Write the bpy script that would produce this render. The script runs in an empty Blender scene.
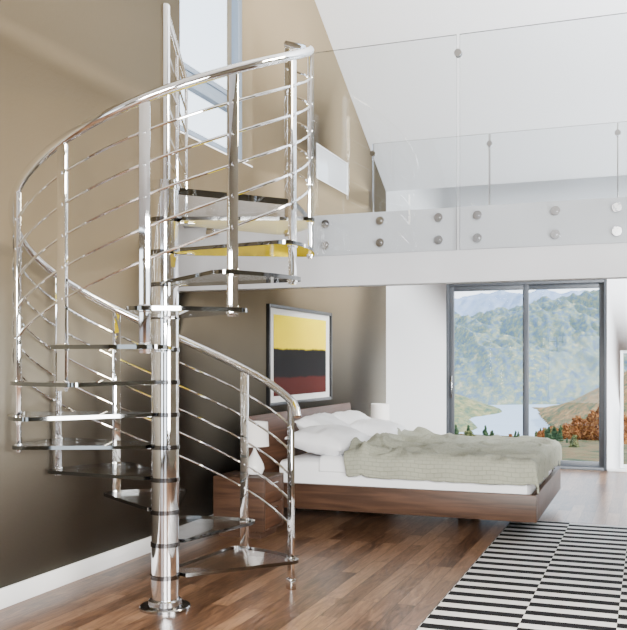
import bpy, bmesh, math, random
from mathutils import Vector, Matrix, noise
random.seed(7)
D=bpy.data
scene=bpy.context.scene
col=scene.collection
ANG=math.radians(20.5)

# ------------------------------------------------------------ helpers
def finalize(bm, ang=38):
    bmesh.ops.recalc_face_normals(bm, faces=bm.faces)
    for f in bm.faces: f.smooth=True
    for e in bm.edges:
        if len(e.link_faces)==2:
            if e.calc_face_angle(0)>math.radians(ang): e.smooth=False

def mk(name,bm,mats,parent=None,label=None,ang=38,recalc=True,**props):
    if recalc: finalize(bm,ang)
    me=D.meshes.new(name)
    bm.to_mesh(me); bm.free()
    vs=me.vertices
    lo=Vector((min(v.co.x for v in vs),min(v.co.y for v in vs),min(v.co.z for v in vs)))
    hi=Vector((max(v.co.x for v in vs),max(v.co.y for v in vs),max(v.co.z for v in vs)))
    c=(lo+hi)/2
    me.transform(Matrix.Translation(-c))
    if not isinstance(mats,(list,tuple)): mats=[mats]
    for m in mats: me.materials.append(m)
    o=D.objects.new(name,me)
    col.objects.link(o)
    if parent is not None:
        o.parent=parent
        p=parent; off=Vector((0,0,0))
        while p is not None:
            off+=p.location; p=p.parent
        o.location=c-off
    else: o.location=c
    if label: o["label"]=label
    for k,v in props.items(): o[k]=v
    return o

def empty(name,loc,label=None,parent=None,**props):
    o=D.objects.new(name,None)
    o.empty_display_size=0.1
    col.objects.link(o)
    if parent is not None:
        o.parent=parent; o.location=Vector(loc)-parent.location
    else: o.location=loc
    if label: o["label"]=label
    for k,v in props.items(): o[k]=v
    return o

def abox(bm,x0,x1,y0,y1,z0,z1,bev=0,mi=0,rot=None):
    r=bmesh.ops.create_cube(bm,size=1)
    vs=r['verts']
    for v in vs:
        v.co=Vector(((x0+x1)/2+v.co.x*(x1-x0),(y0+y1)/2+v.co.y*(y1-y0),(z0+z1)/2+v.co.z*(z1-z0)))
    fs=list({f for v in vs for f in v.link_faces})
    for f in fs: f.material_index=mi
    if bev>0:
        es=list({e for v in vs for e in v.link_edges})
        r2=bmesh.ops.bevel(bm,geom=es,offset=bev,segments=2,profile=0.5,affect='EDGES')
        for f in r2['faces']: f.material_index=mi
        vs=list({v for f in r2['faces'] for v in f.verts}|{v for v in vs if v.is_valid})
    if rot is not None:
        for v in vs: v.co=rot@v.co
    return vs

def cyl(bm,p0,p1,r0,r1=None,n=24,mi=0):
    if r1 is None: r1=r0
    p0=Vector(p0);p1=Vector(p1)
    d=p1-p0
    q=d.to_track_quat('Z','Y').to_matrix().to_4x4()
    M=Matrix.Translation((p0+p1)/2)@q
    r=bmesh.ops.create_cone(bm,cap_ends=True,cap_tris=False,segments=n,radius1=r0,radius2=r1,depth=d.length,matrix=M)
    for v in r['verts']:
        for f in v.link_faces: f.material_index=mi
    return r['verts']

def sweep(bm,pts,r,n=12,caps=True):
    pts=[Vector(p) for p in pts]
    rings=[]
    for i,p in enumerate(pts):
        t=(pts[min(i+1,len(pts)-1)]-pts[max(i-1,0)]).normalized()
        up=Vector((0,0,1)) if abs(t.z)<0.95 else Vector((1,0,0))
        a=t.cross(up).normalized(); b=a.cross(t).normalized()
        rings.append([bm.verts.new(p+r*(math.cos(2*math.pi*j/n)*a+math.sin(2*math.pi*j/n)*b)) for j in range(n)])
    for i in range(len(rings)-1):
        for j in range(n):
            bm.faces.new((rings[i][j],rings[i][(j+1)%n],rings[i+1][(j+1)%n],rings[i+1][j]))
    if caps:
        bm.faces.new(rings[0]); bm.faces.new(rings[-1][::-1])

def lathe(bm,prof,cx,cy,n=32,mi=0):
    rings=[]
    for (r,z) in prof:
        r=max(r,0.0005)
        rings.append([bm.verts.new((cx+r*math.cos(2*math.pi*j/n),cy+r*math.sin(2*math.pi*j/n),z)) for j in range(n)])
    for i in range(len(rings)-1):
        for j in range(n):
            f=bm.faces.new((rings[i][j],rings[i][(j+1)%n],rings[i+1][(j+1)%n],rings[i+1][j])); f.material_index=mi
    bm.faces.new(rings[0]); bm.faces.new(rings[-1][::-1])

def ico(bm,c,r,sub=1):
    bmesh.ops.create_icosphere(bm,subdivisions=sub,radius=r,matrix=Matrix.Translation(c))

# ------------------------------------------------------------ materials
def newmat(name):
    m=D.materials.new(name); m.use_nodes=True
    nt=m.node_tree; b=nt.nodes['Principled BSDF']
    return m,nt,b
def N(nt,t,**kw):
    n=nt.nodes.new(t)
    for k,v in kw.items():
        if k.startswith('i_'):
            n.inputs[k[2:].replace('_',' ')].default_value=v
        else: setattr(n,k,v)
    return n
def pmat(name,c,rough=0.5,metal=0,bump=0,bscale=50,var=0,vscale=4,spec=0.5,sheen=0):
    m,nt,b=newmat(name)
    b.inputs['Base Color'].default_value=(*c,1)
    b.inputs['Roughness'].default_value=rough
    b.inputs['Metallic'].default_value=metal
    b.inputs['Specular IOR Level'].default_value=spec
    tc=N(nt,'ShaderNodeTexCoord')
    if bump>0:
        no=N(nt,'ShaderNodeTexNoise',i_Scale=bscale,i_Detail=4.0)
        nt.links.new(tc.outputs['Object'],no.inputs['Vector'])
        bp=N(nt,'ShaderNodeBump',i_Strength=bump,i_Distance=0.01)
        nt.links.new(no.outputs['Fac'],bp.inputs['Height'])
        nt.links.new(bp.outputs['Normal'],b.inputs['Normal'])
    if var>0:
        no=N(nt,'ShaderNodeTexNoise',i_Scale=vscale,i_Detail=3.0)
        nt.links.new(tc.outputs['Object'],no.inputs['Vector'])
        cr=N(nt,'ShaderNodeValToRGB')
        cr.color_ramp.elements[0].position=0.3; cr.color_ramp.elements[1].position=0.7
        cr.color_ramp.elements[0].color=(*[x*(1-var) for x in c],1)
        cr.color_ramp.elements[1].color=(*[min(1,x*(1+var)) for x in c],1)
        nt.links.new(no.outputs['Fac'],cr.inputs['Fac'])
        nt.links.new(cr.outputs['Color'],b.inputs['Base Color'])
    return m
def shadewallmat(name,upper,lower,z0,z1):
    # shade on the lower wall painted in: tan fades to grey-olive downwards
    m,nt,b=newmat(name); L=nt.links
    geo=N(nt,'ShaderNodeNewGeometry'); sp=N(nt,'ShaderNodeSeparateXYZ'); L.new(geo.outputs['Position'],sp.inputs[0])
    mr=N(nt,'ShaderNodeMapRange'); mr.interpolation_type='SMOOTHSTEP'
    mr.inputs['From Min'].default_value=z0; mr.inputs['From Max'].default_value=z1
    L.new(sp.outputs[2],mr.inputs['Value'])
    mm=N(nt,'ShaderNodeMix'); mm.data_type='RGBA'; mm.inputs[6].default_value=(*lower,1); mm.inputs[7].default_value=(*upper,1)
    L.new(mr.outputs[0],mm.inputs[0]); L.new(mm.outputs[2],b.inputs['Base Color'])
    b.inputs['Roughness'].default_value=0.9; b.inputs['Specular IOR Level'].default_value=0.2
    tc=N(nt,'ShaderNodeTexCoord'); no=N(nt,'ShaderNodeTexNoise',i_Scale=60.0,i_Detail=4.0); L.new(tc.outputs['Object'],no.inputs['Vector'])
    bp=N(nt,'ShaderNodeBump',i_Strength=0.05,i_Distance=0.01); L.new(no.outputs['Fac'],bp.inputs['Height']); L.new(bp.outputs[0],b.inputs['Normal'])
    return m
def quiltmat(name,c):
    m,nt,b=newmat(name); L=nt.links
    tc=N(nt,'ShaderNodeTexCoord'); sp=N(nt,'ShaderNodeSeparateXYZ'); L.new(tc.outputs['Object'],sp.inputs[0])
    ad=N(nt,'ShaderNodeMath',operation='ADD'); L.new(sp.outputs[1],ad.inputs[0]); L.new(sp.outputs[2],ad.inputs[1])
    cb=N(nt,'ShaderNodeCombineXYZ'); L.new(sp.outputs[0],cb.inputs[0]); L.new(ad.outputs[0],cb.inputs[1])
    br=N(nt,'ShaderNodeTexBrick'); br.offset=0.5
    br.inputs['Scale'].default_value=1.0; br.inputs['Brick Width'].default_value=0.07; br.inputs['Row Height'].default_value=0.04
    br.inputs['Mortar Size'].default_value=0.004; br.inputs['Mortar Smooth'].default_value=1.0
    br.inputs['Color1'].default_value=(*c,1); br.inputs['Color2'].default_value=(*[k*1.05 for k in c],1); br.inputs['Mortar'].default_value=(*[k*0.8 for k in c],1)
    L.new(cb.outputs[0],br.inputs['Vector'])
    L.new(br.outputs['Color'],b.inputs['Base Color'])
    inv=N(nt,'ShaderNodeMath',operation='SUBTRACT'); inv.inputs[0].default_value=1.0
    L.new(br.outputs['Fac'],inv.inputs[1])
    bp=N(nt,'ShaderNodeBump',i_Strength=0.5,i_Distance=0.008); L.new(inv.outputs[0],bp.inputs['Height'])
    L.new(bp.outputs[0],b.inputs['Normal']); b.inputs['Roughness'].default_value=0.9; b.inputs['Specular IOR Level'].default_value=0.2
    return m
def glassmat(name,tint,f0=0.04,power=5.0,rough=0.0,refl=(1,1,1),body=None,bodyfac=0.0):
    m=D.materials.new(name); m.use_nodes=True; nt=m.node_tree
    nt.nodes.clear(); L=nt.links
    out=N(nt,'ShaderNodeOutputMaterial'); mix=N(nt,'ShaderNodeMixShader')
    tr=N(nt,'ShaderNodeBsdfTransparent'); gl=N(nt,'ShaderNodeBsdfGlossy')
    tr.inputs['Color'].default_value=(*tint,1)
    gl.inputs['Color'].default_value=(*refl,1); gl.inputs['Roughness'].default_value=rough
    lw=N(nt,'ShaderNodeLayerWeight'); lw.inputs['Blend'].default_value=0.5
    pw=N(nt,'ShaderNodeMath',operation='POWER'); pw.inputs[1].default_value=power
    ma=N(nt,'ShaderNodeMath',operation='MULTIPLY_ADD'); ma.inputs[1].default_value=1-f0; ma.inputs[2].default_value=f0
    L.new(lw.outputs['Facing'],pw.inputs[0]); L.new(pw.outputs[0],ma.inputs[0]); L.new(ma.outputs[0],mix.inputs[0])
    src=tr.outputs[0]
    if body:
        df=N(nt,'ShaderNodeBsdfTranslucent'); df.inputs['Color'].default_value=(*body,1)
        d2=N(nt,'ShaderNodeBsdfDiffuse'); d2.inputs['Color'].default_value=(*body,1)
        m1=N(nt,'ShaderNodeMixShader'); m1.inputs[0].default_value=0.5
        L.new(df.outputs[0],m1.inputs[1]); L.new(d2.outputs[0],m1.inputs[2])
        m2=N(nt,'ShaderNodeMixShader'); m2.inputs[0].default_value=bodyfac
        L.new(tr.outputs[0],m2.inputs[1]); L.new(m1.outputs[0],m2.inputs[2]); src=m2.outputs[0]
    L.new(src,mix.inputs[1]); L.new(gl.outputs[0],mix.inputs[2])
    L.new(mix.outputs[0],out.inputs[0])
    return m

def woodmat(name,c1,c2,axis='Y',rough=0.35,scale=1.0):
    m,nt,b=newmat(name)
    tc=N(nt,'ShaderNodeTexCoord'); mp=N(nt,'ShaderNodeMapping')
    s={'X':(0.6,9,9),'Y':(9,0.6,9),'Z':(9,9,0.6)}[axis]
    mp.inputs['Scale'].default_value=tuple(k*scale for k in s)
    no=N(nt,'ShaderNodeTexNoise',i_Scale=2.0,i_Detail=6.0,i_Distortion=1.2)
    cr=N(nt,'ShaderNodeValToRGB')
    cr.color_ramp.elements[0].position=0.3; cr.color_ramp.elements[1].position=0.7
    cr.color_ramp.elements[0].color=(*c1,1); cr.color_ramp.elements[1].color=(*c2,1)
    L=nt.links
    L.new(tc.outputs['Object'],mp.inputs[0]); L.new(mp.outputs[0],no.inputs['Vector'])
    L.new(no.outputs['Fac'],cr.inputs[0]); L.new(cr.outputs[0],b.inputs['Base Color'])
    b.inputs['Roughness'].default_value=rough
    b.inputs['Specular IOR Level'].default_value=0.3
    return m

def floormat():
    m,nt,b=newmat('oak_planks'); L=nt.links
    tc=N(nt,'ShaderNodeTexCoord'); mp=N(nt,'ShaderNodeMapping')
    mp.inputs['Rotation'].default_value=(0,0,math.radians(90))
    L.new(tc.outputs['Object'],mp.inputs[0])
    br=N(nt,'ShaderNodeTexBrick'); br.offset=0.37; br.offset_frequency=2
    br.inputs['Scale'].default_value=1.0
    br.inputs['Brick Width'].default_value=1.1; br.inputs['Row Height'].default_value=0.12
    br.inputs['Mortar Size'].default_value=0.0025; br.inputs['Mortar Smooth'].default_value=0.2
    br.inputs['Bias'].default_value=0.0
    br.inputs['Color1'].default_value=(0.0,0,0,1); br.inputs['Color2'].default_value=(1,1,1,1)
    br.inputs['Mortar'].default_value=(0.5,0.5,0.5,1)
    L.new(mp.outputs[0],br.inputs['Vector'])
    mp2=N(nt,'ShaderNodeMapping'); mp2.inputs['Scale'].default_value=(13,1.5,1)
    L.new(tc.outputs['Object'],mp2.inputs[0])
    ad=N(nt,'ShaderNodeVectorMath',operation='ADD')
    sc=N(nt,'ShaderNodeVectorMath',operation='SCALE'); sc.inputs['Scale'].default_value=17.0
    L.new(br.outputs['Color'],sc.inputs[0]); L.new(mp2.outputs[0],ad.inputs[0]); L.new(sc.outputs[0],ad.inputs[1])
    no=N(nt,'ShaderNodeTexNoise',i_Scale=1.6,i_Detail=8.0,i_Distortion=1.8,i_Roughness=0.68)
    L.new(ad.outputs[0],no.inputs['Vector'])
    mx=N(nt,'ShaderNodeMath',operation='MULTIPLY_ADD'); mx.inputs[1].default_value=0.30
    L.new(br.outputs['Color'],mx.inputs[0]); L.new(no.outputs['Fac'],mx.inputs[2])
    cr=N(nt,'ShaderNodeValToRGB')
    e=cr.color_ramp.elements
    e[0].position=0.42; e[0].color=(0.034,0.016,0.009,1)
    e[1].position=0.93; e[1].color=(0.28,0.163,0.095,1)
    e2=cr.color_ramp.elements.new(0.65); e2.color=(0.138,0.073,0.041,1)
    L.new(mx.outputs[0],cr.inputs[0])
    mm=N(nt,'ShaderNodeMix'); mm.data_type='RGBA'
    mm.inputs[7].default_value=(0.03,0.014,0.008,1)
    L.new(br.outputs['Fac'],mm.inputs[0]); L.new(cr.outputs[0],mm.inputs[6])
    L.new(mm.outputs[2],b.inputs['Base Color'])
    b.inputs['Roughness'].default_value=0.28
    b.inputs['Specular IOR Level'].default_value=0.22
    bp=N(nt,'ShaderNodeBump',i_Strength=0.15,i_Distance=0.004)
    L.new(no.outputs['Fac'],bp.inputs['Height']); L.new(bp.outputs[0],b.inputs['Normal'])
    return m

def rugmat(period=0.19,colw=0.52):
    m,nt,b=newmat('striped_wool'); L=nt.links
    tc=N(nt,'ShaderNodeTexCoord'); sp=N(nt,'ShaderNodeSeparateXYZ')
    L.new(tc.outputs['Object'],sp.inputs[0])
    def M(op,a,bv):
        n=N(nt,'ShaderNodeMath',operation=op)
        if hasattr(a,'links'): L.new(a,n.inputs[0])
        else: n.inputs[0].default_value=a
        if bv is not None:
            if hasattr(bv,'links'): L.new(bv,n.inputs[1])
            else: n.inputs[1].default_value=bv
        return n.outputs[0]
    xs=M('ADD',sp.outputs[0],20.0); cx=M('FLOOR',M('DIVIDE',xs,colw),None)
    par=M('MODULO',cx,2.0)
    ys=M('ADD',sp.outputs[1],20.0)
    yy=M('ADD',M('DIVIDE',ys,period),M('MULTIPLY',par,0.5))
    fr=M('FRACT',yy,None); k=M('GREATER_THAN',fr,0.5)
    mm=N(nt,'ShaderNodeMix'); mm.data_type='RGBA'
    mm.inputs[6].default_value=(0.006,0.006,0.008,1); mm.inputs[7].default_value=(0.72,0.715,0.72,1)
    L.new(k,mm.inputs[0]); L.new(mm.outputs[2],b.inputs['Base Color'])
    b.inputs['Roughness'].default_value=0.95; b.inputs['Specular IOR Level'].default_value=0.15
    no=N(nt,'ShaderNodeTexNoise',i_Scale=150.0); L.new(tc.outputs['Object'],no.inputs['Vector'])
    bp=N(nt,'ShaderNodeBump',i_Strength=0.4,i_Distance=0.005)
    L.new(no.outputs['Fac'],bp.inputs['Height']); L.new(bp.outputs[0],b.inputs['Normal'])
    return m

chrome=pmat('polished_chrome',(0.92,0.93,0.96),0.05,1.0)
steel=pmat('brushed_steel',(0.60,0.61,0.64),0.15,1.0)
basesteel=pmat('base_steel',(0.45,0.45,0.47),0.15,1.0)
darkchrome=pmat('dark_collar',(0.16,0.16,0.17),0.12,1.0)
tan=shadewallmat('plaster_with_painted_shade',(0.218,0.172,0.108),(0.185,0.168,0.134),1.35,2.35)
plain=pmat('plain_tan_plaster',(0.22,0.19,0.14),0.9,bump=0.05,bscale=60,var=0.03,spec=0.2)
white=pmat('white_plaster',(0.84,0.86,0.89),0.8,bump=0.03,bscale=60)
whitetrim=pmat('white_trim',(0.76,0.77,0.79),0.45,bump=0.01)
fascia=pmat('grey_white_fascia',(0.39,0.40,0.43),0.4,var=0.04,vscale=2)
frame_m=pmat('grey_frame',(0.05,0.056,0.066),0.4,bump=0.01)
bluef=pmat('blue_grey_frame',(0.13,0.17,0.23),0.4,bump=0.01)
oak=floormat()
walnutX=woodmat('walnut_x',(0.030,0.015,0.009),(0.078,0.039,0.023),'X',0.45)
walnutY=woodmat('walnut_y',(0.042,0.019,0.010),(0.110,0.050,0.028),'Y',0.5)
treadglass=glassmat('clear_tread_glass',(0.988,0.990,0.992),0.05,5.6)
yellowreflglass=glassmat('painted_yellow_reflection_glass',(1.0,0.90,0.05),0.05,6,body=(1.0,0.88,0.0),bodyfac=0.8)  # yellow reflection under the tread put into the glass tint and body colour
palegoldreflglass=glassmat('painted_pale_reflection_glass',(1.0,0.95,0.45),0.08,4.6,body=(1.0,0.88,0.02),bodyfac=0.5)  # weaker yellow reflection painted into the tread above
treadedge=pmat('glass_edge',(0.20,0.21,0.215),0.05,1.0)
clearglass=glassmat('clear_glass',(0.945,0.957,0.963),0.03,5.0)
glassedge=pmat('clear_glass_edge',(0.05,0.06,0.065),0.2)
paneglass=glassmat('window_glass',(0.985,0.99,1.0),0.02,5.0)
frosted=glassmat('frosted_pane',(0.97,0.98,1.0),0.03,5.0,body=(0.95,0.97,1.0),bodyfac=0.45)
linen=pmat('white_linen',(0.80,0.81,0.84),0.9,bump=0.25,bscale=14)
spread_m=quiltmat('beige_quilt',(0.285,0.292,0.232))
shade_m=pmat('lamp_fabric',(0.82,0.80,0.78),0.85,bump=0.1,bscale=120)
ceramic=pmat('white_ceramic',(0.84,0.84,0.84),0.15,bump=0.01)
blackp=pmat('black_frame_paint',(0.008,0.008,0.009),0.35,bump=0.01)
matb=pmat('white_matboard',(0.72,0.72,0.70),0.8,bump=0.02)

# ------------------------------------------------------------ room shell
XL=-3.7; YB=13.0; XR=4.6; YF=-3.0
def wallholes(name,axis,pos,th,a0,a1,z0,z1,holes,mat,**p):
    bm=bmesh.new()
    A=sorted({a0,a1,*[h[0] for h in holes],*[h[1] for h in holes]})
    Z=sorted({z0,z1,*[h[2] for h in holes],*[h[3] for h in holes]})
    for i in range(len(A)-1):
        for j in range(len(Z)-1):
            ac=(A[i]+A[i+1])/2; zc=(Z[j]+Z[j+1])/2
            if any(h[0]<ac<h[1] and h[2]<zc<h[3] for h in holes): continue
            if axis=='x': abox(bm,pos,pos+th,A[i],A[i+1],Z[j],Z[j+1])
            else: abox(bm,A[i],A[i+1],pos,pos+th,Z[j],Z[j+1])
    bmesh.ops.remove_doubles(bm,verts=bm.verts,dist=1e-5)
    return mk(name,bm,mat,kind='structure',**p)

W1=(6.69,8.16,3.43,5.7); W2=(10.0,11.2,3.68,4.10)
DR=(-2.795,-0.554,0.0,2.64); W3=(-0.384,0.95,0.05,1.66)
wallholes('wall_left','x',XL,-0.28,YF,YB,0,8.6,[W1,W2],tan,label='plastered gable wall, tan with grey olive shade painted in below',category='wall')
wallholes('wall_back','y',YB,0.28,XL,XR,0,4.05,[DR,W3],white,label='white plastered wall with glazed sliding door',category='wall')
wallholes('wall_right','x',XR,0.2,YF,YB,0,8.6,[],plain,label='plain tan wall',category='wall')
wallholes('added_unseen_wall_front','y',YF,-0.2,XL,XR,0,3.1,[(-3.0,-1.2,0.1,2.5),(0.6,3.6,0.1,2.6)],plain,label='unseen tan wall added for darker chrome reflections, with wide openings',category='wall')  # unseen wall behind the camera, added to break up bright chrome reflections
bm=bmesh.new(); abox(bm,XL,XR,YF,YB,-0.12,0)
floor=mk('floor',bm,oak,kind='structure',label='brown wooden plank floor',category='floor')
bm=bmesh.new()
RZ=4.05+0.559*7.0
def slab(y0,z0,y1,z1,t=0.2):
    vs=[bm.verts.new((x,y,z+o)) for x in (XL,XR) for (y,z) in ((y0,z0),(y1,z1)) for o in (0,t)]
    a=vs
    for f in ((0,2,6,4),(1,5,7,3),(0,1,3,2),(4,6,7,5),(0,4,5,1),(2,3,7,6)):
        bm.faces.new([a[i] for i in f])
slab(6.0,RZ,YB+0.28,4.05-0.559*0.28+0.0)
slab(6.0,RZ,YF,3.2)
mk('ceiling',bm,white,kind='structure',label='white pitched ceiling',category='ceiling')

bm=bmesh.new(); abox(bm,XL,XL+0.018,YF,YB,0,0.125,0.004)
mk('baseboard_left',bm,whitetrim,kind='structure',label='white baseboard along the tan wall',category='baseboard')
bm=bmesh.new(); abox(bm,XL+0.02,DR[0]-0.01,YB-0.018,YB,0,0.125,0.004); abox(bm,DR[1]+0.01,XR,YB-0.018,YB,0,0.04,0.004)
mk('baseboard_back',bm,whitetrim,kind='structure',label='white baseboard beside the sliding door',category='baseboard')

LY=6.17; LZ=2.57; LR=8.84
bm=bmesh.new()
abox(bm,XL,XR,LY+0.12,LR,2.31,LZ)
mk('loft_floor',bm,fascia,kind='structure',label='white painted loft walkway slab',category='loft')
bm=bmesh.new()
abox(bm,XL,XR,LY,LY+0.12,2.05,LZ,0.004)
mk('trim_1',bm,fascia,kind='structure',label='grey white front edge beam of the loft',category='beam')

# ------------------------------------------------------------ windows & door
def frame_rect(bm,axis,pos,dep,a0,a1,z0,z1,w,bev=0.004):
    def B(aa,bb,zz,yy):
        if axis=='x': abox(bm,pos,pos+dep,aa,bb,zz,yy,bev)
        else: abox(bm,aa,bb,pos,pos+dep,zz,yy,bev)
    B(a0,a0+w,z0,z1);B(a1-w,a1,z0,z1);B(a0+w,a1-w,z0,z0+w);B(a0+w,a1-w,z1-w,z1)
def pane(bm,axis,pos,dep,a0,a1,z0,z1):
    if axis=='x': abox(bm,pos,pos+dep,a0,a1,z0,z1)
    else: abox(bm,a0,a1,pos,pos+dep,z0,z1)

e=empty('window_1',(XL-0.2,(W1[0]+W1[1])/2,W1[2]),'tall casement window with blue-grey frame in the tan wall',kind='structure',category='window')
bm=bmesh.new(); frame_rect(bm,'x',XL-0.18,0.07,*W1,0.07); abox(bm,XL-0.18,XL-0.11,W1[0]+0.07,W1[1]-0.07,3.98,4.06,0.004)
mk('frame',bm,bluef,e)
bm=bmesh.new(); frame_rect(bm,'x',XL-0.17,0.075,W1[0]+0.07,W1[1]-0.07,W1[2]+0.07,3.98,0.05); frame_rect(bm,'x',XL-0.17,0.075,W1[0]+0.07,W1[1]-0.07,4.06,W1[3]-0.07,0.05)
mk('sash',bm,bluef,e)
bm=bmesh.new(); pane(bm,'x',XL-0.15,0.01,W1[0]+0.12,W1[1]-0.12,W1[2]+0.12,3.93); pane(bm,'x',XL-0.15,0.01,W1[0]+0.12,W1[1]-0.12,4.11,W1[3]-0.12)
mk('glass_pane',bm,paneglass,e)
bm=bmesh.new(); abox(bm,XL-0.11,XL+0.004,W1[0]+0.001,W1[1]-0.001,W1[2],W1[2]+0.014,0.003)
mk('sill',bm,whitetrim,e)
e=empty('window_2',(XL-0.1,(W2[0]+W2[1])/2,W2[2]),'small bright window high in the tan wall',kind='structure',category='window')
bm=bmesh.new(); frame_rect(bm,'x',XL-0.03,0.028,*W2,0.012,0.001); mk('frame',bm,whitetrim,e)
bm=bmesh.new(); pane(bm,'x',XL-0.02,0.01,W2[0]+0.012,W2[1]-0.012,W2[2]+0.012,W2[3]-0.012); mk('glass_pane',bm,frosted,e)
e=empty('window_3',((W3[0]+W3[1])/2,YB+0.1,W3[2]),'low window beside the sliding door',kind='structure',category='window')
bm=bmesh.new(); frame_rect(bm,'y',YB+0.05,0.07,*W3,0.04); mk('frame',bm,whitetrim,e)
bm=bmesh.new(); pane(bm,'y',YB+0.08,0.01,W3[0]+0.04,W3[1]-0.04,W3[2]+0.04,W3[3]-0.04); mk('glass_pane',bm,paneglass,e)

e=empty('door_1',((DR[0]+DR[1])/2,YB+0.08,0),'grey framed two-panel glazed sliding door',kind='structure',category='door')
bm=bmesh.new(); frame_rect(bm,'y',YB+0.02,0.14,*DR,0.04); mk('frame',bm,frame_m,e)
mid=-1.66
for i,(a,b,yy) in enumerate(((DR[0]+0.04,mid+0.045,YB+0.04),(mid-0.045,DR[1]-0.04,YB+0.095))):
    bm=bmesh.new(); frame_rect(bm,'y',yy,0.05,a,b,0.04,DR[3]-0.04,0.07)
    s=mk('sash',bm,frame_m,e)
    bm=bmesh.new(); pane(bm,'y',yy+0.02,0.01,a+0.07,b-0.07,0.11,DR[3]-0.11)
    mk('glass_pane',bm,paneglass,e)
bm=bmesh.new(); abox(bm,DR[0]+0.075,DR[0]+0.095,YB-0.02,YB+0.0,0.98,1.30,0.004)
abox(bm,DR[0]+0.075,DR[0]+0.095,YB,YB+0.04,1.0,1.02); abox(bm,DR[0]+0.075,DR[0]+0.095,YB,YB+0.04,1.26,1.28)
mk('handle',bm,steel,e)

# ------------------------------------------------------------ spiral staircase
CX,CY=-2.77,4.825
R=0.882; RISE=0.197
PR=0.083
def pos(th,r,z):
    a=math.radians(th)+ANG
    return Vector((CX+r*math.cos(a),CY+r*math.sin(a),z))
def th(k): return 31+30.2*k+(4.5*math.exp(-((k-2)/0.5)**2))
def tz(k): return 0.21+RISE*k
def rz(k): return 1.245+RISE*k+0.035*math.sin(math.pi*k/12)
OFFS=(0.17,0.335,0.50,0.665,0.83)
st=empty('spiral_staircase',(CX,CY,0),'chrome spiral staircase with clear glass treads and curved handrail',category='spiral staircase')
bm=bmesh.new(); lathe(bm,[(0.155,0.0),(0.155,0.014),(0.15,0.02),(0.104,0.024),(0.101,0.052),(0.092,0.060)],CX,CY,48)
mk('base_flange',bm,basesteel,st,'round steel base plate')
bm=bmesh.new(); lathe(bm,[(PR,0.05),(PR,LZ+0.03)],CX,CY,48); mk('pole',bm,chrome,st)
bm=bmesh.new(); lathe(bm,[(0.03,LZ+0.02),(0.03,3.67),(0.024,3.68)],CX,CY,32); mk('newel_post',bm,chrome,st)
for k in range(13):
    z=tz(k)
    bm=bmesh.new(); lathe(bm,[(PR+.002,z-0.028),(PR+.006,z-0.027),(PR+.006,z-0.002),(PR+.002,z-0.001)],CX,CY,48)
    mk('collar',bm,darkchrome if k<12 else chrome,st,'dark metal ring clamping a tread')
def poly_prism(name,pts,z0,z1,m,parent,bev=0.0,label=None):
    bm=bmesh.new()
    lo=[bm.verts.new((x,y,z0)) for x,y in pts]; hi=[bm.verts.new((x,y,z1)) for x,y in pts]
    f1=bm.faces.new(lo[::-1]); f2=bm.faces.new(hi)
    n=len(pts)
    for i in range(n):
        f=bm.faces.new((lo[i],lo[(i+1)%n],hi[(i+1)%n],hi[i])); f.material_index=1
    return mk(name,bm,m,parent,label,ang=30)
for k in range(12):
    z=tz(k); a0=th(k)-7; a1=th(k+1)+7
    am=(a0+a1)/2
    pts=[]
    r0=PR+0.01; ro=R+0.03
    n=14
    cr=0.07
    pts.append(pos(am,r0,0).xy)
    pts.append(pos(am-28,r0,0).xy); pts.append(pos(am-48,r0+0.035,0).xy)
    pts.append(pos(a0,ro-cr,0).xy); pts.append(pos(a0+0.7,ro-0.038,0).xy); pts.append(pos(a0+2.0,ro-0.014,0).xy)
    for i in range(n+1):
        pts.append(pos(a0+4+(a1-a0-8)*i/n,ro,0).xy)
    pts.append(pos(a1-2.0,ro-0.014,0).xy); pts.append(pos(a1-0.7,ro-0.038,0).xy); pts.append(pos(a1,ro-cr,0).xy)
    pts.append(pos(am+48,r0+0.035,0).xy); pts.append(pos(am+28,r0,0).xy)
    gm=yellowreflglass if k==10 else (palegoldreflglass if k==11 else treadglass)
    t=poly_prism('tread',pts,z-0.022,z,[gm,treadedge],st,label='glass tread with yellow reflection painted in' if k>=10 else None)
    bm=bmesh.new()
    q=Matrix.Rotation(math.radians(am)+ANG,4,'Z'); q=Matrix.Translation((CX,CY,0))@q
    abox(bm,PR+0.003,0.18,-0.03,0.03,z-0.030,z-0.023,0.002,rot=q)
    mk('bracket',bm,chrome,st)
LX0=-3.37
ptsL=[pos(th(12)+4,PR+0.01,0).xy, pos(th(12)-3,R+0.02,0).xy, pos(th(12)-1,R+0.045,0).xy, Vector((-2.34,LY-0.004)), Vector((LX0,LY-0.004)), pos(96,PR+0.01,0).xy]
zl=tz(12)
poly_prism('landing',[tuple(p) for p in ptsL],zl-0.042,zl,[treadglass,treadedge],st,label='large clear glass landing panel')
for t_ in (0.25,0.75):
    bm=bmesh.new()
    X=LX0+1.02*t_
    abox(bm,X-0.04,X+0.04,LY-0.07,LY-0.002,zl-0.11,zl-0.044,0.008)
    mk('landing_bracket',bm,steel,st)

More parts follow.
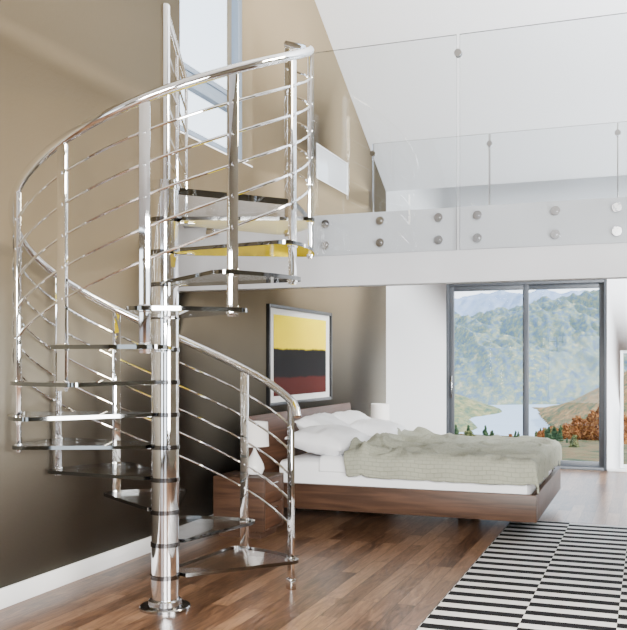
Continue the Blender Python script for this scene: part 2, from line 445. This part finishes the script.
def post(k,zb,zt,name='baluster'):
    p=pos(th(k),R,0)
    M=Matrix.Translation((p.x,p.y,0))@Matrix.Rotation(math.radians(th(k))+ANG,4,'Z')
    bm=bmesh.new()
    abox(bm,-0.012,0.012,-0.028,0.028,zb,zt-0.02,0.002,rot=M)
    cyl(bm,(p.x,p.y,zt-0.03),(p.x,p.y,zt),0.009,n=12)
    for o in OFFS:
        c=M@Vector((0,0,rz(k)-o)); d=M.to_3x3()@Vector((1,0,0))
        cyl(bm,c-d*0.017,c+d*0.017,0.011,n=12)
    for zc in (tz(k)-0.012,tz(k-1)-0.012):
        if zc>0.1 and zc<zt and zc>zb-0.01:
            abox(bm,-0.018,0.018,-0.030,0.030,zc-0.02,zc+0.02,0.003,rot=M)
    if k==0:
        abox(bm,-0.020,0.020,-0.034,0.034,0.0,0.07,0.003,rot=M)
    return mk(name,bm,chrome,st)
for k in range(13):
    zb=0.0 if k==0 else tz(k-1)-0.045
    post(k,zb,rz(k))
def thl(k): return 31+30.2*k
bm=bmesh.new()
pts=[]
pts.append(pos(thl(0)-6,R,rz(-0.2)-0.06)); pts.append(pos(thl(0)-4.5,R,rz(-0.15)-0.02))
nn=150
for i in range(nn+1):
    k=-0.08+12.1*i/nn; pts.append(pos(thl(k),R,rz(k)))
sweep(bm,pts,0.0265,16); mk('handrail',bm,chrome,st,'polished chrome curved handrail')
for o in OFFS:
    bm=bmesh.new(); pts=[]
    for i in range(121):
        k=12*i/120; pts.append(pos(thl(k),R,rz(k)-o))
    sweep(bm,pts,0.0075,8); mk('infill_rod',bm,chrome,st)
A=Vector((CX,CY,0)); B=Vector((LX0+0.03,LY-0.03,0))
zt=3.60
bm=bmesh.new(); sweep(bm,[(A.x,A.y,zt+0.03),(A.x+(B.x-A.x)*0.03,A.y+(B.y-A.y)*0.03,zt+0.03),(B.x,B.y,zt+0.03)],0.025,16); mk('handrail',bm,chrome,st,'straight chrome rail beside the landing')
for f in (0.5,1.0):
    p=A+(B-A)*f
    bm=bmesh.new(); M=Matrix.Translation(p)@Matrix.Rotation(math.atan2(B.y-A.y,B.x-A.x),4,'Z')
    abox(bm,-0.022,0.022,-0.011,0.011,zl+0.001,zt+0.01,0.003,rot=M); mk('baluster',bm,chrome,st)
for o in OFFS:
    bm=bmesh.new(); cyl(bm,(A.x,A.y,zt-o),(B.x,B.y,zt-o),0.0075,n=8); mk('infill_rod',bm,chrome,st)

# ------------------------------------------------------------ glass balustrades
def glass_panel(x0,x1,y,z0,z1,stand,label,group,post_x=None):
    bm=bmesh.new(); abox(bm,x0,x1,y-0.008,y+0.008,z0,z1)
    for f in bm.faces:
        if abs(f.calc_center_median().y-y)<0.004: f.material_index=1
    o=mk('glass_balustrade_panel',bm,[clearglass,glassedge],label=label,category='glass railing',group=group)
    for (sx,sz) in stand:
        bm=bmesh.new(); cyl(bm,(sx,y+0.0085,sz),(sx,LY-0.001 if y<LY else y+0.03,sz),0.018,n=24)
        cyl(bm,(sx,y-0.015,sz),(sx,y-0.0085,sz),0.030,n=28)
        cyl(bm,(sx,y-0.020,sz),(sx,y-0.015,sz),0.012,n=20)
        mk('standoff',bm,steel,o)
    if post_x is not None:
        bm=bmesh.new()
        abox(bm,post_x-0.006,post_x+0.006,y-0.004,y+0.008,LZ,z1,0.001)
        for zz in (LZ+0.15,z1-0.10): cyl(bm,(post_x,y-0.02,zz),(post_x,y+0.02,zz),0.028,n=20)
        mk('post',bm,steel,o)
    return o
gy=LY-0.03
edges=[(-2.30,-1.245),(-1.223,-0.09),(-0.07,1.06),(1.08,2.2)]
st_x=[(-2.20,-1.79,-1.37),(-1.10,-0.585,-0.20),(0.05,0.5,0.95),(1.2,1.65,2.1)]
for (x0,x1),sx in zip(edges,st_x):
    glass_panel(x0,x1,gy,2.27,3.75,[(s,z) for s in sx for z in (2.50,2.345)],'tall clear glass panel fixed to the loft edge with steel discs','front loft glass panels')
for xx in (-1.234,-0.08):
    for zz in (3.62,):
        bm=bmesh.new(); cyl(bm,(xx,gy-0.022,zz),(xx,gy-0.0085,zz),0.026,n=24); cyl(bm,(xx,gy+0.0085,zz),(xx,gy+0.02,zz),0.026,n=24)
        cyl(bm,(xx,gy-0.02,zz),(xx,gy+0.02,zz),0.006,n=12)
        mk('glass_clamp',bm,steel,label='round steel clamp joining two glass panels',category='clamp',group='glass panel clamps')
for i,(x0,x1) in enumerate([(-2.63,-1.47),(-1.45,-0.29),(-0.27,0.9),(0.92,2.1)]):
    glass_panel(x0,x1,LR-0.05,LZ,3.72,[],'clear glass panel at the rear of the loft walkway','rear loft glass panels',post_x=x0-0.01)

# ------------------------------------------------------------ bed
BX0,BX1,BY0,BY1=-3.36,-0.89,7.72,9.88
bed=empty('bed',((BX0+BX1)/2,(BY0+BY1)/2,0),'walnut platform bed with low headboard and white mattress',category='bed')
bm=bmesh.new()
abox(bm,BX0,BX1,BY0,BY0+0.05,0.15,0.38,0.006); abox(bm,BX0,BX1,BY1-0.05,BY1,0.15,0.38,0.006)
abox(bm,BX1-0.05,BX1,BY0+0.05,BY1-0.05,0.15,0.38,0.006); abox(bm,BX0,BX0+0.05,BY0+0.05,BY1-0.05,0.15,0.38,0.004)
abox(bm,BX0+0.05,BX1-0.05,BY0+0.05,BY1-0.05,0.20,0.30)
mk('bed_frame',bm,walnutX,bed)
bm=bmesh.new()
Q=Matrix.Translation((-3.42,0,0.14))@Matrix.Rotation(math.radians(-6),4,'Y')@Matrix.Translation((3.42,0,-0.14))
abox(bm,-3.45,-3.39,7.55,10.62,0.14,1.0,0.012,rot=Q)
mk('headboard',bm,walnutY,bed,'tilted walnut headboard panel')
for (x,y) in ((BX0+0.35,BY0+0.9),(BX1-0.8,BY0+0.95),(BX0+0.35,BY1-0.6),(BX1-0.8,BY1-0.6)):
    bm=bmesh.new(); abox(bm,x-0.05,x+0.05,y-0.05,y+0.05,0,0.199,0.005); mk('leg',bm,blackp,bed)
def softbox(bm,x0,x1,y0,y1,z0,z1,rad=0.07,amp=0.006,seed=0):
    bmesh.ops.create_cube(bm,size=1)
    bmesh.ops.subdivide_edges(bm,edges=bm.edges[:],cuts=22,use_grid_fill=True)
    c=Vector(((x0+x1)/2,(y0+y1)/2,(z0+z1)/2)); h=Vector(((x1-x0)/2,(y1-y0)/2,(z1-z0)/2))
    for v in bm.verts:
        p=Vector((v.co.x*2*h.x,v.co.y*2*h.y,v.co.z*2*h.z))
        inn=Vector([max(-(h[i]-rad),min(h[i]-rad,p[i])) for i in range(3)])
        d=p-inn
        if d.length>1e-6: p=inn+d.normalized()*rad
        q=c+p
        q.z+=amp*noise.noise(Vector((q.x*3+seed,q.y*3,0)))*2 if p.z>0 else 0
        v.co=q
bm=bmesh.new(); softbox(bm,BX0+0.08,BX1-0.07,BY0+0.07,BY1-0.07,0.301,0.60,0.07); mk('mattress',bm,linen,bed,'white sheeted mattress')
def drape(name,x0,x1,y0,y1,top,hx0,hx1,hy,thick,mat,label,cat,seed=0,amp=0.012,fold=False,parent=None,skew=0.0,wav=0.014):
    bm=bmesh.new()
    nx,ny=190,160
    sx0,sx1=x0-hx0,x1+hx1; sy0,sy1=y0-hy,y1+hy
    rad=0.06
    def m1(s,a,b):
        if s<a: o=a-s; return a-rad*math.sin(min(o/rad,math.pi/2)), o
        if s>b: o=s-b; return b+rad*math.sin(min(o/rad,math.pi/2)), o
        return s,0
    def drop(o):
        if o<=0: return 0
        t=o/rad
        if t<math.pi/2: return rad*(1-math.cos(t))
        return rad+(o-rad*math.pi/2)
    G=[]
    for i in range(nx+1):
        row=[]
        for j in range(ny+1):
            t=sy0+(sy1-sy0)*j/ny
            xa=sx0+skew*(j/ny)+0.03*math.sin(t*5+seed)*(1 if fold else 0)
            s=xa+(sx1-xa)*i/nx
            x,ox=m1(s,-99,x1); y,oy=m1(t,y0,y1)
            d=max(drop(ox),drop(oy)) if min(ox,oy)==0 else math.hypot(drop(ox),drop(oy))*0.95
            w=amp*noise.noise(Vector((s*2.2+seed,t*2.2,seed)))+amp*0.4*noise.noise(Vector((s*6+seed,t*5,seed)))
            if fold:
                ff=math.exp(-((s-xa)/0.55)**2)
                rn=noise.noise(Vector((s*2.4+t*1.5,t*2-s,4.0)))
                rn2=noise.noise(Vector((s*3.4-t*1.1,t*2.6+s,9.0)))
                w+=(0.020+0.050*ff)*(1-abs(rn)*5 if abs(rn)<0.2 else 0)+(0.018+0.02*ff)*(1-abs(rn2)*6 if abs(rn2)<0.166 else 0)
                w+=0.045*math.exp(-((s-xa-0.13)/0.11)**2)
            z=top-d+w*(1 if oy<=0 else max(0.3,1-oy/0.1))
            if oy>0: y+=math.copysign(1,t-(y0+y1)/2)*(wav*math.sin(s*16+seed)+wav)*min(1,oy/0.15)
            if ox>0: x+=math.copysign(1,s-(x0+x1)/2)*(0.012*math.sin(t*14+seed)+0.012)*min(1,ox/0.15)
            row.append(bm.verts.new((x,y,z)))
        G.append(row)
    for i in range(nx):
        for j in range(ny):
            bm.faces.new((G[i][j],G[i+1][j],G[i+1][j+1],G[i][j+1]))
    o=mk(name,bm,mat,parent=parent,label=label,**({'category':cat} if cat else {}))
    sm=o.modifiers.new('thick','SOLIDIFY'); sm.thickness=thick; sm.offset=1
    return o
drape('duvet',-2.85,BX1-0.14,BY0+0.13,BY1-0.13,0.618,0.0,0.08,0.16,0.015,linen,'white duvet lying under the quilt','duvet',seed=3,amp=0.006,wav=0.002)
drape('bedspread',-2.57,BX1-0.08,BY0+0.07,BY1-0.07,0.66,0.0,0.23,0.235,0.018,spread_m,'sage grey quilted bedspread crumpled over the bed','bedspread',seed=9,amp=0.018,fold=True,skew=-0.15,wav=0.008)
def pillow(c,w,l,t,rx,ry,rz_,label,seed):
    bm=bmesh.new(); bmesh.ops.create_cube(bm,size=2)
    bmesh.ops.subdivide_edges(bm,edges=bm.edges[:],cuts=18,use_grid_fill=True)
    M=Matrix.Translation(c)@Matrix.Rotation(rz_,4,'Z')@Matrix.Rotation(ry,4,'Y')@Matrix.Rotation(rx,4,'X')
    for v in bm.verts:
        x,y,z=v.co
        pr=(max(0,1-abs(x)**2.6)*max(0,1-abs(y)**2.6))**0.42
        px=x*w/2*(1-0.07*(1-abs(y)**2)*abs(x)**3); py=y*l/2*(1-0.05*(1-abs(x)**2)*abs(y)**3)
        pz=z*t/2*(0.06+0.94*pr)+0.02*noise.noise(Vector((x*2+seed,y*2,z+seed)))*pr+0.012*noise.noise(Vector((x*5+seed,y*5,z)))
        v.co=M@Vector((px,py,pz))
    mk('pillow',bm,linen,label=label,category='pillow',group='pillows on the bed',ang=80)
pillow(Vector((-3.04,8.60,0.79)),0.52,0.88,0.26,0,math.radians(30),0.05,'white pillow leaning on the walnut headboard',1)
pillow(Vector((-3.02,9.44,0.78)),0.52,0.80,0.26,0,math.radians(30),-0.04,'white pillow leaning on the walnut headboard',5)
pillow(Vector((-2.90,8.27,0.735)),0.58,0.90,0.27,0,math.radians(9),-0.08,'plump white pillow lying on the mattress',8)
pillow(Vector((-2.76,9.36,0.735)),0.56,0.88,0.27,0,math.radians(9),0.06,'plump white pillow lying on the mattress',12)

# ------------------------------------------------------------ nightstands & lamps
def nightstand(x0,x1,y0,y1,h,label):
    e=empty('nightstand',((x0+x1)/2,(y0+y1)/2,0),label,category='nightstand',group='bedside tables')
    bm=bmesh.new()
    abox(bm,x0,x1,y0,y0+0.02,0.06,h,0.003); abox(bm,x0,x1,y1-0.02,y1,0.06,h,0.003)
    abox(bm,x0,x1,y0+0.02,y1-0.02,h-0.02,h,0.002); abox(bm,x0,x1,y0+0.02,y1-0.02,0.06,0.08,0.002)
    abox(bm,x0,x0+0.012,y0+0.02,y1-0.02,0.08,h-0.02)
    abox(bm,x0+0.04,x1-0.05,y0+0.04,y1-0.04,0,0.06)
    mk('body',bm,walnutX,e)
    hh=(h-0.02-0.08)/2
    for i in range(2):
        z0=0.083+i*hh
        bm=bmesh.new(); abox(bm,x1-0.02,x1-0.003,y0+0.024,y1-0.024,z0,z0+hh-0.006,0.003); d=mk('drawer',bm,walnutY,e)
        bm=bmesh.new(); abox(bm,x1-0.003,x1+0.012,(y0+y1)/2-0.06,(y0+y1)/2+0.06,z0+hh-0.05,z0+hh-0.038,0.003); mk('handle',bm,steel,d)
nightstand(-3.52,-3.04,6.95,7.38,0.52,'walnut nightstand with two drawers beside the bed')
nightstand(-3.56,-3.06,10.78,11.25,0.51,'walnut nightstand on the far side of the bed')
def lamp(x,y,z,label):
    e=empty('table_lamp',(x,y,z),label,category='lamp',group='bedside lamps')
    bm=bmesh.new(); lathe(bm,[(0.045,z),(0.07,z+0.012),(0.085,z+0.05),(0.08,z+0.09),(0.055,z+0.14),(0.028,z+0.185),(0.014,z+0.215),(0.011,z+0.25)],x,y,32)
    mk('base',bm,ceramic,e,'white teardrop ceramic base')
    bm=bmesh.new(); cyl(bm,(x,y,z+0.24),(x,y,z+0.36),0.006,n=10); ico(bm,(x,y,z+0.37),0.025,2); mk('bulb_holder',bm,steel,e)
    bm=bmesh.new()
    n=40; r0,r1=0.125,0.115; z0,z1=z+0.25,z+0.46
    ra=[[bm.verts.new((x+r*math.cos(2*math.pi*j/n),y+r*math.sin(2*math.pi*j/n),zz)) for j in range(n)] for r,zz in ((r0,z0),(r1,z1),(r1-0.004,z1),(r0-0.004,z0))]
    for i in range(4):
        for j in range(n): bm.faces.new((ra[i][j],ra[i][(j+1)%n],ra[(i+1)%4][(j+1)%n],ra[(i+1)%4][j]))
    mk('lamp_shade',bm,shade_m,e,'white drum shade')
lamp(-3.22,7.15,0.52,'white table lamp with drum shade on the nightstand')
lamp(-3.21,11.0,0.51,'white table lamp with drum shade behind the headboard')

# ------------------------------------------------------------ picture
def artmat():
    m,nt,b=newmat('painted_colour_fields'); L=nt.links
    tc=N(nt,'ShaderNodeTexCoord'); sp=N(nt,'ShaderNodeSeparateXYZ'); L.new(tc.outputs['Generated'],sp.inputs[0])
    no=N(nt,'ShaderNodeTexNoise',i_Scale=6.0,i_Detail=5.0); L.new(tc.outputs['Object'],no.inputs['Vector'])
    ma=N(nt,'ShaderNodeMath',operation='MULTIPLY_ADD'); ma.inputs[1].default_value=0.05; L.new(no.outputs['Fac'],ma.inputs[0]); L.new(sp.outputs[2],ma.inputs[2])
    cr=N(nt,'ShaderNodeValToRGB'); cr.color_ramp.interpolation='LINEAR'
    els=[(0.0,(0.060,0.010,0.008)),(0.235,(0.065,0.012,0.009)),(0.265,(0.008,0.007,0.008)),(0.60,(0.008,0.007,0.007)),(0.625,(0.88,0.66,0.0)),(1.0,(0.90,0.70,0.0))]
    cr.color_ramp.elements[0].position=els[0][0]; cr.color_ramp.elements[0].color=(*els[0][1],1)
    cr.color_ramp.elements[1].position=1.0; cr.color_ramp.elements[1].color=(*els[-1][1],1)
    for p,c in els[1:-1]:
        q=cr.color_ramp.elements.new(p); q.color=(*c,1)
    L.new(ma.outputs[0],cr.inputs[0]); L.new(cr.outputs[0],b.inputs['Base Color']); b.inputs['Roughness'].default_value=0.7; b.inputs['Specular IOR Level'].default_value=0.1
    return m
pic=empty('framed_picture',(XL,9.47,1.04),'black framed abstract picture with yellow, black and dark red fields',category='picture')
py0,py1,pz0,pz1=8.50,10.45,1.04,2.10
bm=bmesh.new(); frame_rect(bm,'x',XL+0.001,0.04,py0,py1,pz0,pz1,0.035,0.003); mk('frame',bm,blackp,pic)
bm=bmesh.new(); abox(bm,XL+0.002,XL+0.012,py0+0.035,py1-0.035,pz0+0.035,pz1-0.035); mk('mat_board',bm,matb,pic)
bm=bmesh.new(); abox(bm,XL+0.0125,XL+0.018,py0+0.17,py1-0.17,pz0+0.10,pz1-0.10); mk('canvas',bm,artmat(),pic)

# ------------------------------------------------------------ rug
bm=bmesh.new(); abox(bm,-1.22,1.35,3.6,8.65,0.0,0.012,0.003)
mk('rug',bm,rugmat(),label='black and white striped woven rug on the wooden floor',category='rug')

# ------------------------------------------------------------ outside landscape
def terrmat(name,cols,scale,detail=6,rough=0.95,r=0.65,vec=(1,1,1),lo=0.38,hi=0.64):
    m,nt,b=newmat(name); L=nt.links
    tc=N(nt,'ShaderNodeTexCoord'); no=N(nt,'ShaderNodeTexNoise',i_Scale=scale,i_Detail=detail,i_Roughness=r)
    mp=N(nt,'ShaderNodeMapping'); mp.inputs['Scale'].default_value=vec
    L.new(tc.outputs['Object'],mp.inputs[0]); L.new(mp.outputs[0],no.inputs['Vector'])
    cr=N(nt,'ShaderNodeValToRGB')
    cr.color_ramp.elements[0].position=lo; cr.color_ramp.elements[0].color=(*cols[0],1)
    cr.color_ramp.elements[1].position=hi; cr.color_ramp.elements[1].color=(*cols[-1],1)
    for i,c in enumerate(cols[1:-1]):
        q=cr.color_ramp.elements.new(lo+(hi-lo)*(i+1)/(len(cols)-1)); q.color=(*c,1)
    L.new(no.outputs['Fac'],cr.inputs[0]); L.new(cr.outputs[0],b.inputs['Base Color']); b.inputs['Roughness'].default_value=rough
    b.inputs['Specular IOR Level'].default_value=0.1
    return m
far_m=terrmat('haze_painted_ridge',[(0.22,0.29,0.43),(0.27,0.34,0.46),(0.33,0.39,0.47)],0.25,12,r=0.72,vec=(1,0.3,1),lo=0.36,hi=0.66)  # haze of distance painted into the ridge colour
mtn_m=terrmat('haze_painted_forest_slope',[(0.085,0.125,0.225),(0.12,0.175,0.205),(0.20,0.235,0.145),(0.40,0.35,0.25)],0.6,14,r=0.80,vec=(1,0.3,1),lo=0.39,hi=0.62)  # haze and sunlit patches painted into the forest colours
shore_m=terrmat('green_shore_slope',[(0.06,0.10,0.08),(0.11,0.15,0.08),(0.21,0.20,0.09),(0.28,0.24,0.12)],0.7,12,r=0.78,vec=(1,0.4,1),lo=0.40,hi=0.60)
ridge_m=terrmat('autumn_forest_slope',[(0.06,0.08,0.045),(0.13,0.13,0.06),(0.32,0.15,0.06),(0.38,0.27,0.11)],0.6,12,r=0.78,vec=(1,0.4,1),lo=0.40,hi=0.60)
hill_m=terrmat('autumn_meadow',[(0.03,0.045,0.02),(0.075,0.075,0.03),(0.14,0.08,0.035),(0.11,0.12,0.05)],0.9,10)
water_m=pmat('lake_water',(0.34,0.42,0.52),0.5,bump=0.05,bscale=0.3,spec=0.2)
def grid(name,x0,x1,y0,y1,nx,ny,fn,mat,**p):
    bm=bmesh.new(); G=[[bm.verts.new((x0+(x1-x0)*i/nx,y0+(y1-y0)*j/ny,fn(x0+(x1-x0)*i/nx,y0+(y1-y0)*j/ny))) for j in range(ny+1)] for i in range(nx+1)]
    for i in range(nx):
        for j in range(ny): bm.faces.new((G[i][j],G[i+1][j],G[i+1][j+1],G[i][j+1]))
    return mk(name,bm,mat,recalc=True,ang=180,**p)
def rid(x,y,s,o):
    v=0;a=1;f=s
    for k in range(6):
        v+=a*(1-abs(noise.noise(Vector((x*f,y*f,o+k*3.1))))*2); a*=0.5; f*=2.05
    return v
def fm(x,y):
    sh=14*math.sin(x*0.06+1)+6*math.sin(x*0.19)
    t=max(0,min(1,(y-236-sh*0.5)/150)); t=t**0.8
    prof=28+5*math.sin((x+40)*0.055)
    u=x+0.35*(y-230)
    sp=rid(u*1.0,y*0.30,0.042,3.0)
    return -9.7+t*prof+ min(1,t*2.5)*(sp*7.0-2)
grid('mountain',-150,60,226,400,420,240,fm,mtn_m,label='forested mountain beyond the lake with haze painted in',category='mountain',kind='stuff')
def ff_(x,y):
    t=max(0,min(1,(y-430)/90))
    return -5+t*40+min(1,t*2)*(rid(x,y*0.4,0.018,11)*7-4)
grid('mountain',-220,60,430,540,240,60,ff_,far_m,label='distant ridge with pale blue haze painted in',category='mountain',kind='stuff')
def fr_(x,y):
    e=(x+11.5+(y-129)*0.165)
    h=max(-0.6,e*0.62)
    return -9.7+min(h,14)*min(1,(y-128)/14)*max(0,min(1,(222-y)/50))+ (0.45*rid(x,y,0.10,7) if e>0 else 0)
grid('mountain_spur',-30,60,129,216,130,110,fr_,ridge_m,label='wooded autumn slope falling to the lake',category='mountain',kind='stuff')
def fl_(x,y):
    e=-(x+27.0+(y-136)*0.075+2*math.sin(y*0.12))
    h=max(-0.6,e*0.45)
    return -9.7+min(h,9)*min(1,(y-135)/14)*max(0,min(1,(236-y)/50))+ (0.4*rid(x,y,0.10,2)*min(1,e) if e>0 else 0)
grid('mountain_spur',-120,-24,136,222,150,110,fl_,shore_m,label='hazy green slope on the shore of the lake',category='mountain',kind='stuff')
bm=bmesh.new(); abox(bm,-260,200,128.5,262,-9.7,-9.3); mk('lake',bm,water_m,label='pale blue lake in the valley',category='lake')
def fh(x,y):
    return -0.35-(y-13.3)*0.0765 + 0.25*noise.noise(Vector((x*0.1,y*0.1,0)))*min(1,(y-13.3)/8)
grid('hillside',-90,60,13.4,128,160,140,lambda x,y:fh(x,y)+(0.12*rid(x,y,0.3,1) if y>16 else 0),hill_m,label='grassy autumn hillside below the house',category='hillside',kind='stuff')
dkgreen=terrmat('dark_foliage',[(0.015,0.03,0.015),(0.03,0.055,0.025),(0.055,0.08,0.035)],4.0,9)
orange=terrmat('orange_foliage',[(0.08,0.032,0.014),(0.24,0.085,0.028),(0.36,0.17,0.05)],5.0,10)
olive=terrmat('olive_foliage',[(0.045,0.06,0.025),(0.12,0.13,0.05),(0.22,0.20,0.08)],5.0,10)
bark=pmat('bark',(0.06,0.04,0.03),0.9,bump=0.3)
def tree(x,y,h,kind,seed):
    z=fh(x,y)-0.05
    lab={'c':'dark green conifer on the hillside','o':'rounded orange autumn tree on the hillside','l':'rounded olive tree on the hillside'}[kind]
    e=empty('tree',(x,y,z),lab,category='tree',group='trees on the hillside')
    bm=bmesh.new(); cyl(bm,(x,y,z),(x,y,z+h*0.5),h*0.03,h*0.02,n=8); mk('trunk',bm,bark,e)
    bm=bmesh.new()
    if kind=='c':
        pr=[]
        for i in range(6):
            zz=z+h*(0.06+0.155*i); r=h*0.30*(1-i/6.4)
            pr+= [(r,zz),(r*0.62,zz+h*0.13)]
        pr.append((0.01,z+h*1.03)); lathe(bm,pr,x,y,22)
        for v in bm.verts: v.co+=0.10*h*Vector((noise.noise(v.co*6),noise.noise(v.co*6+Vector((9,0,0))),0.5*noise.noise(v.co*9)))
        mk('foliage',bm,dkgreen,e)
    else:
        for i in range(10):
            a=i*2.4+seed
            rr=h*0.15*(1-i/16)
            ico(bm,(x+rr*math.cos(a),y+rr*math.sin(a),z+h*(0.22+0.08*i)),h*(0.19-0.012*i),3)
        for v in bm.verts: v.co+=h*(0.09*noise.noise_vector(v.co*(7/h))+0.10*noise.noise_vector(v.co*(22/h)))
        mk('foliage',bm,orange if kind=='o' else olive,e)
T=[]
for i in range(15): T.append((-15.5+i*0.62+random.uniform(-.3,.3),78+random.uniform(-7,7),random.uniform(0.9,1.8),random.choice('cccl')))
for i in range(60):
    yy=random.uniform(76,124); xx=random.uniform(-0.118,-0.03); T.append((yy*xx,yy,(0.9+26*(0.118+xx))*random.uniform(0.8,1.15),random.choice('oolll' if i%3 else 'o')))
for i in range(12):
    yy=random.uniform(46,62); T.append((yy*random.uniform(-0.20,-0.06),yy,random.uniform(0.5,0.9),random.choice('lloc')))
for i in range(5):
    yy=66+i*2; T.append((yy*(-0.028+0.012*i),yy,2.4+0.3*i,random.choice('ol')))
for i,(x,y,h,k) in enumerate(T): tree(x,y,h,k,i)

# ------------------------------------------------------------ lights / world
w=D.worlds.new('World'); scene.world=w; w.use_nodes=True; nt=w.node_tree
bg=nt.nodes['Background']
tc=nt.nodes.new('ShaderNodeTexCoord'); sp=nt.nodes.new('ShaderNodeSeparateXYZ'); cr=nt.nodes.new('ShaderNodeValToRGB')
nt.links.new(tc.outputs['Generated'],sp.inputs[0]); nt.links.new(sp.outputs[2],cr.inputs[0]); nt.links.new(cr.outputs[0],bg.inputs[0])
cr.color_ramp.elements[0].color=(0.86,0.94,1,1); cr.color_ramp.elements[1].color=(0.60,0.78,1,1); cr.color_ramp.elements[1].position=0.8
bg.inputs[1].default_value=4.2
def area(name,loc,tgt,sx,sy,power,colr,spread=180):
    l=D.lights.new(name,'AREA'); l.shape='RECTANGLE'; l.size=sx; l.size_y=sy; l.energy=power; l.color=colr
    l.spread=math.radians(spread)
    o=D.objects.new(name,l); col.objects.link(o); o.location=loc
    o.rotation_euler=(Vector(tgt)-Vector(loc)).to_track_quat('-Z','Y').to_euler()
area('key_area',(3.0,7.0,5.6),(-3.7,4.4,3.0),2.4,1.6,520,(1,0.86,0.62),130)
area('fill_area',(1.2,-1.8,2.7),(-2.2,6.2,1.0),2.6,1.6,680,(1,0.97,0.92),120)
area('stair_fill',(1.8,2.4,1.3),(-3.7,6.2,0.6),1.6,1.2,190,(1,0.98,0.94),130)
area('loft_area',(3.0,7.6,4.3),(-0.5,10.5,5.6),2.2,2.2,850,(0.93,0.96,1.0),150)
area('bed_area',(3.8,9.0,2.0),(0.2,12.9,1.3),2.5,1.6,400,(0.94,0.97,1),90)
s=D.lights.new('sun','SUN'); s.energy=8.5; s.angle=math.radians(1); s.color=(1,0.95,0.86)
so=D.objects.new('sun',s); col.objects.link(so); so.rotation_euler=Vector((-0.85,0.08,-0.48)).to_track_quat('-Z','Y').to_euler(); so.location=(8,-5,12)

# ------------------------------------------------------------ camera
cd=D.cameras.new('camera'); cam=D.objects.new('camera',cd); col.objects.link(cam)
cam.location=(0,0,1.5); cam.rotation_euler=(math.radians(90),0,ANG)
cd.sensor_fit='HORIZONTAL'; cd.sensor_width=36; cd.lens=900/627*36; cd.shift_y=47/627
cd.clip_end=2000
scene.camera=cam
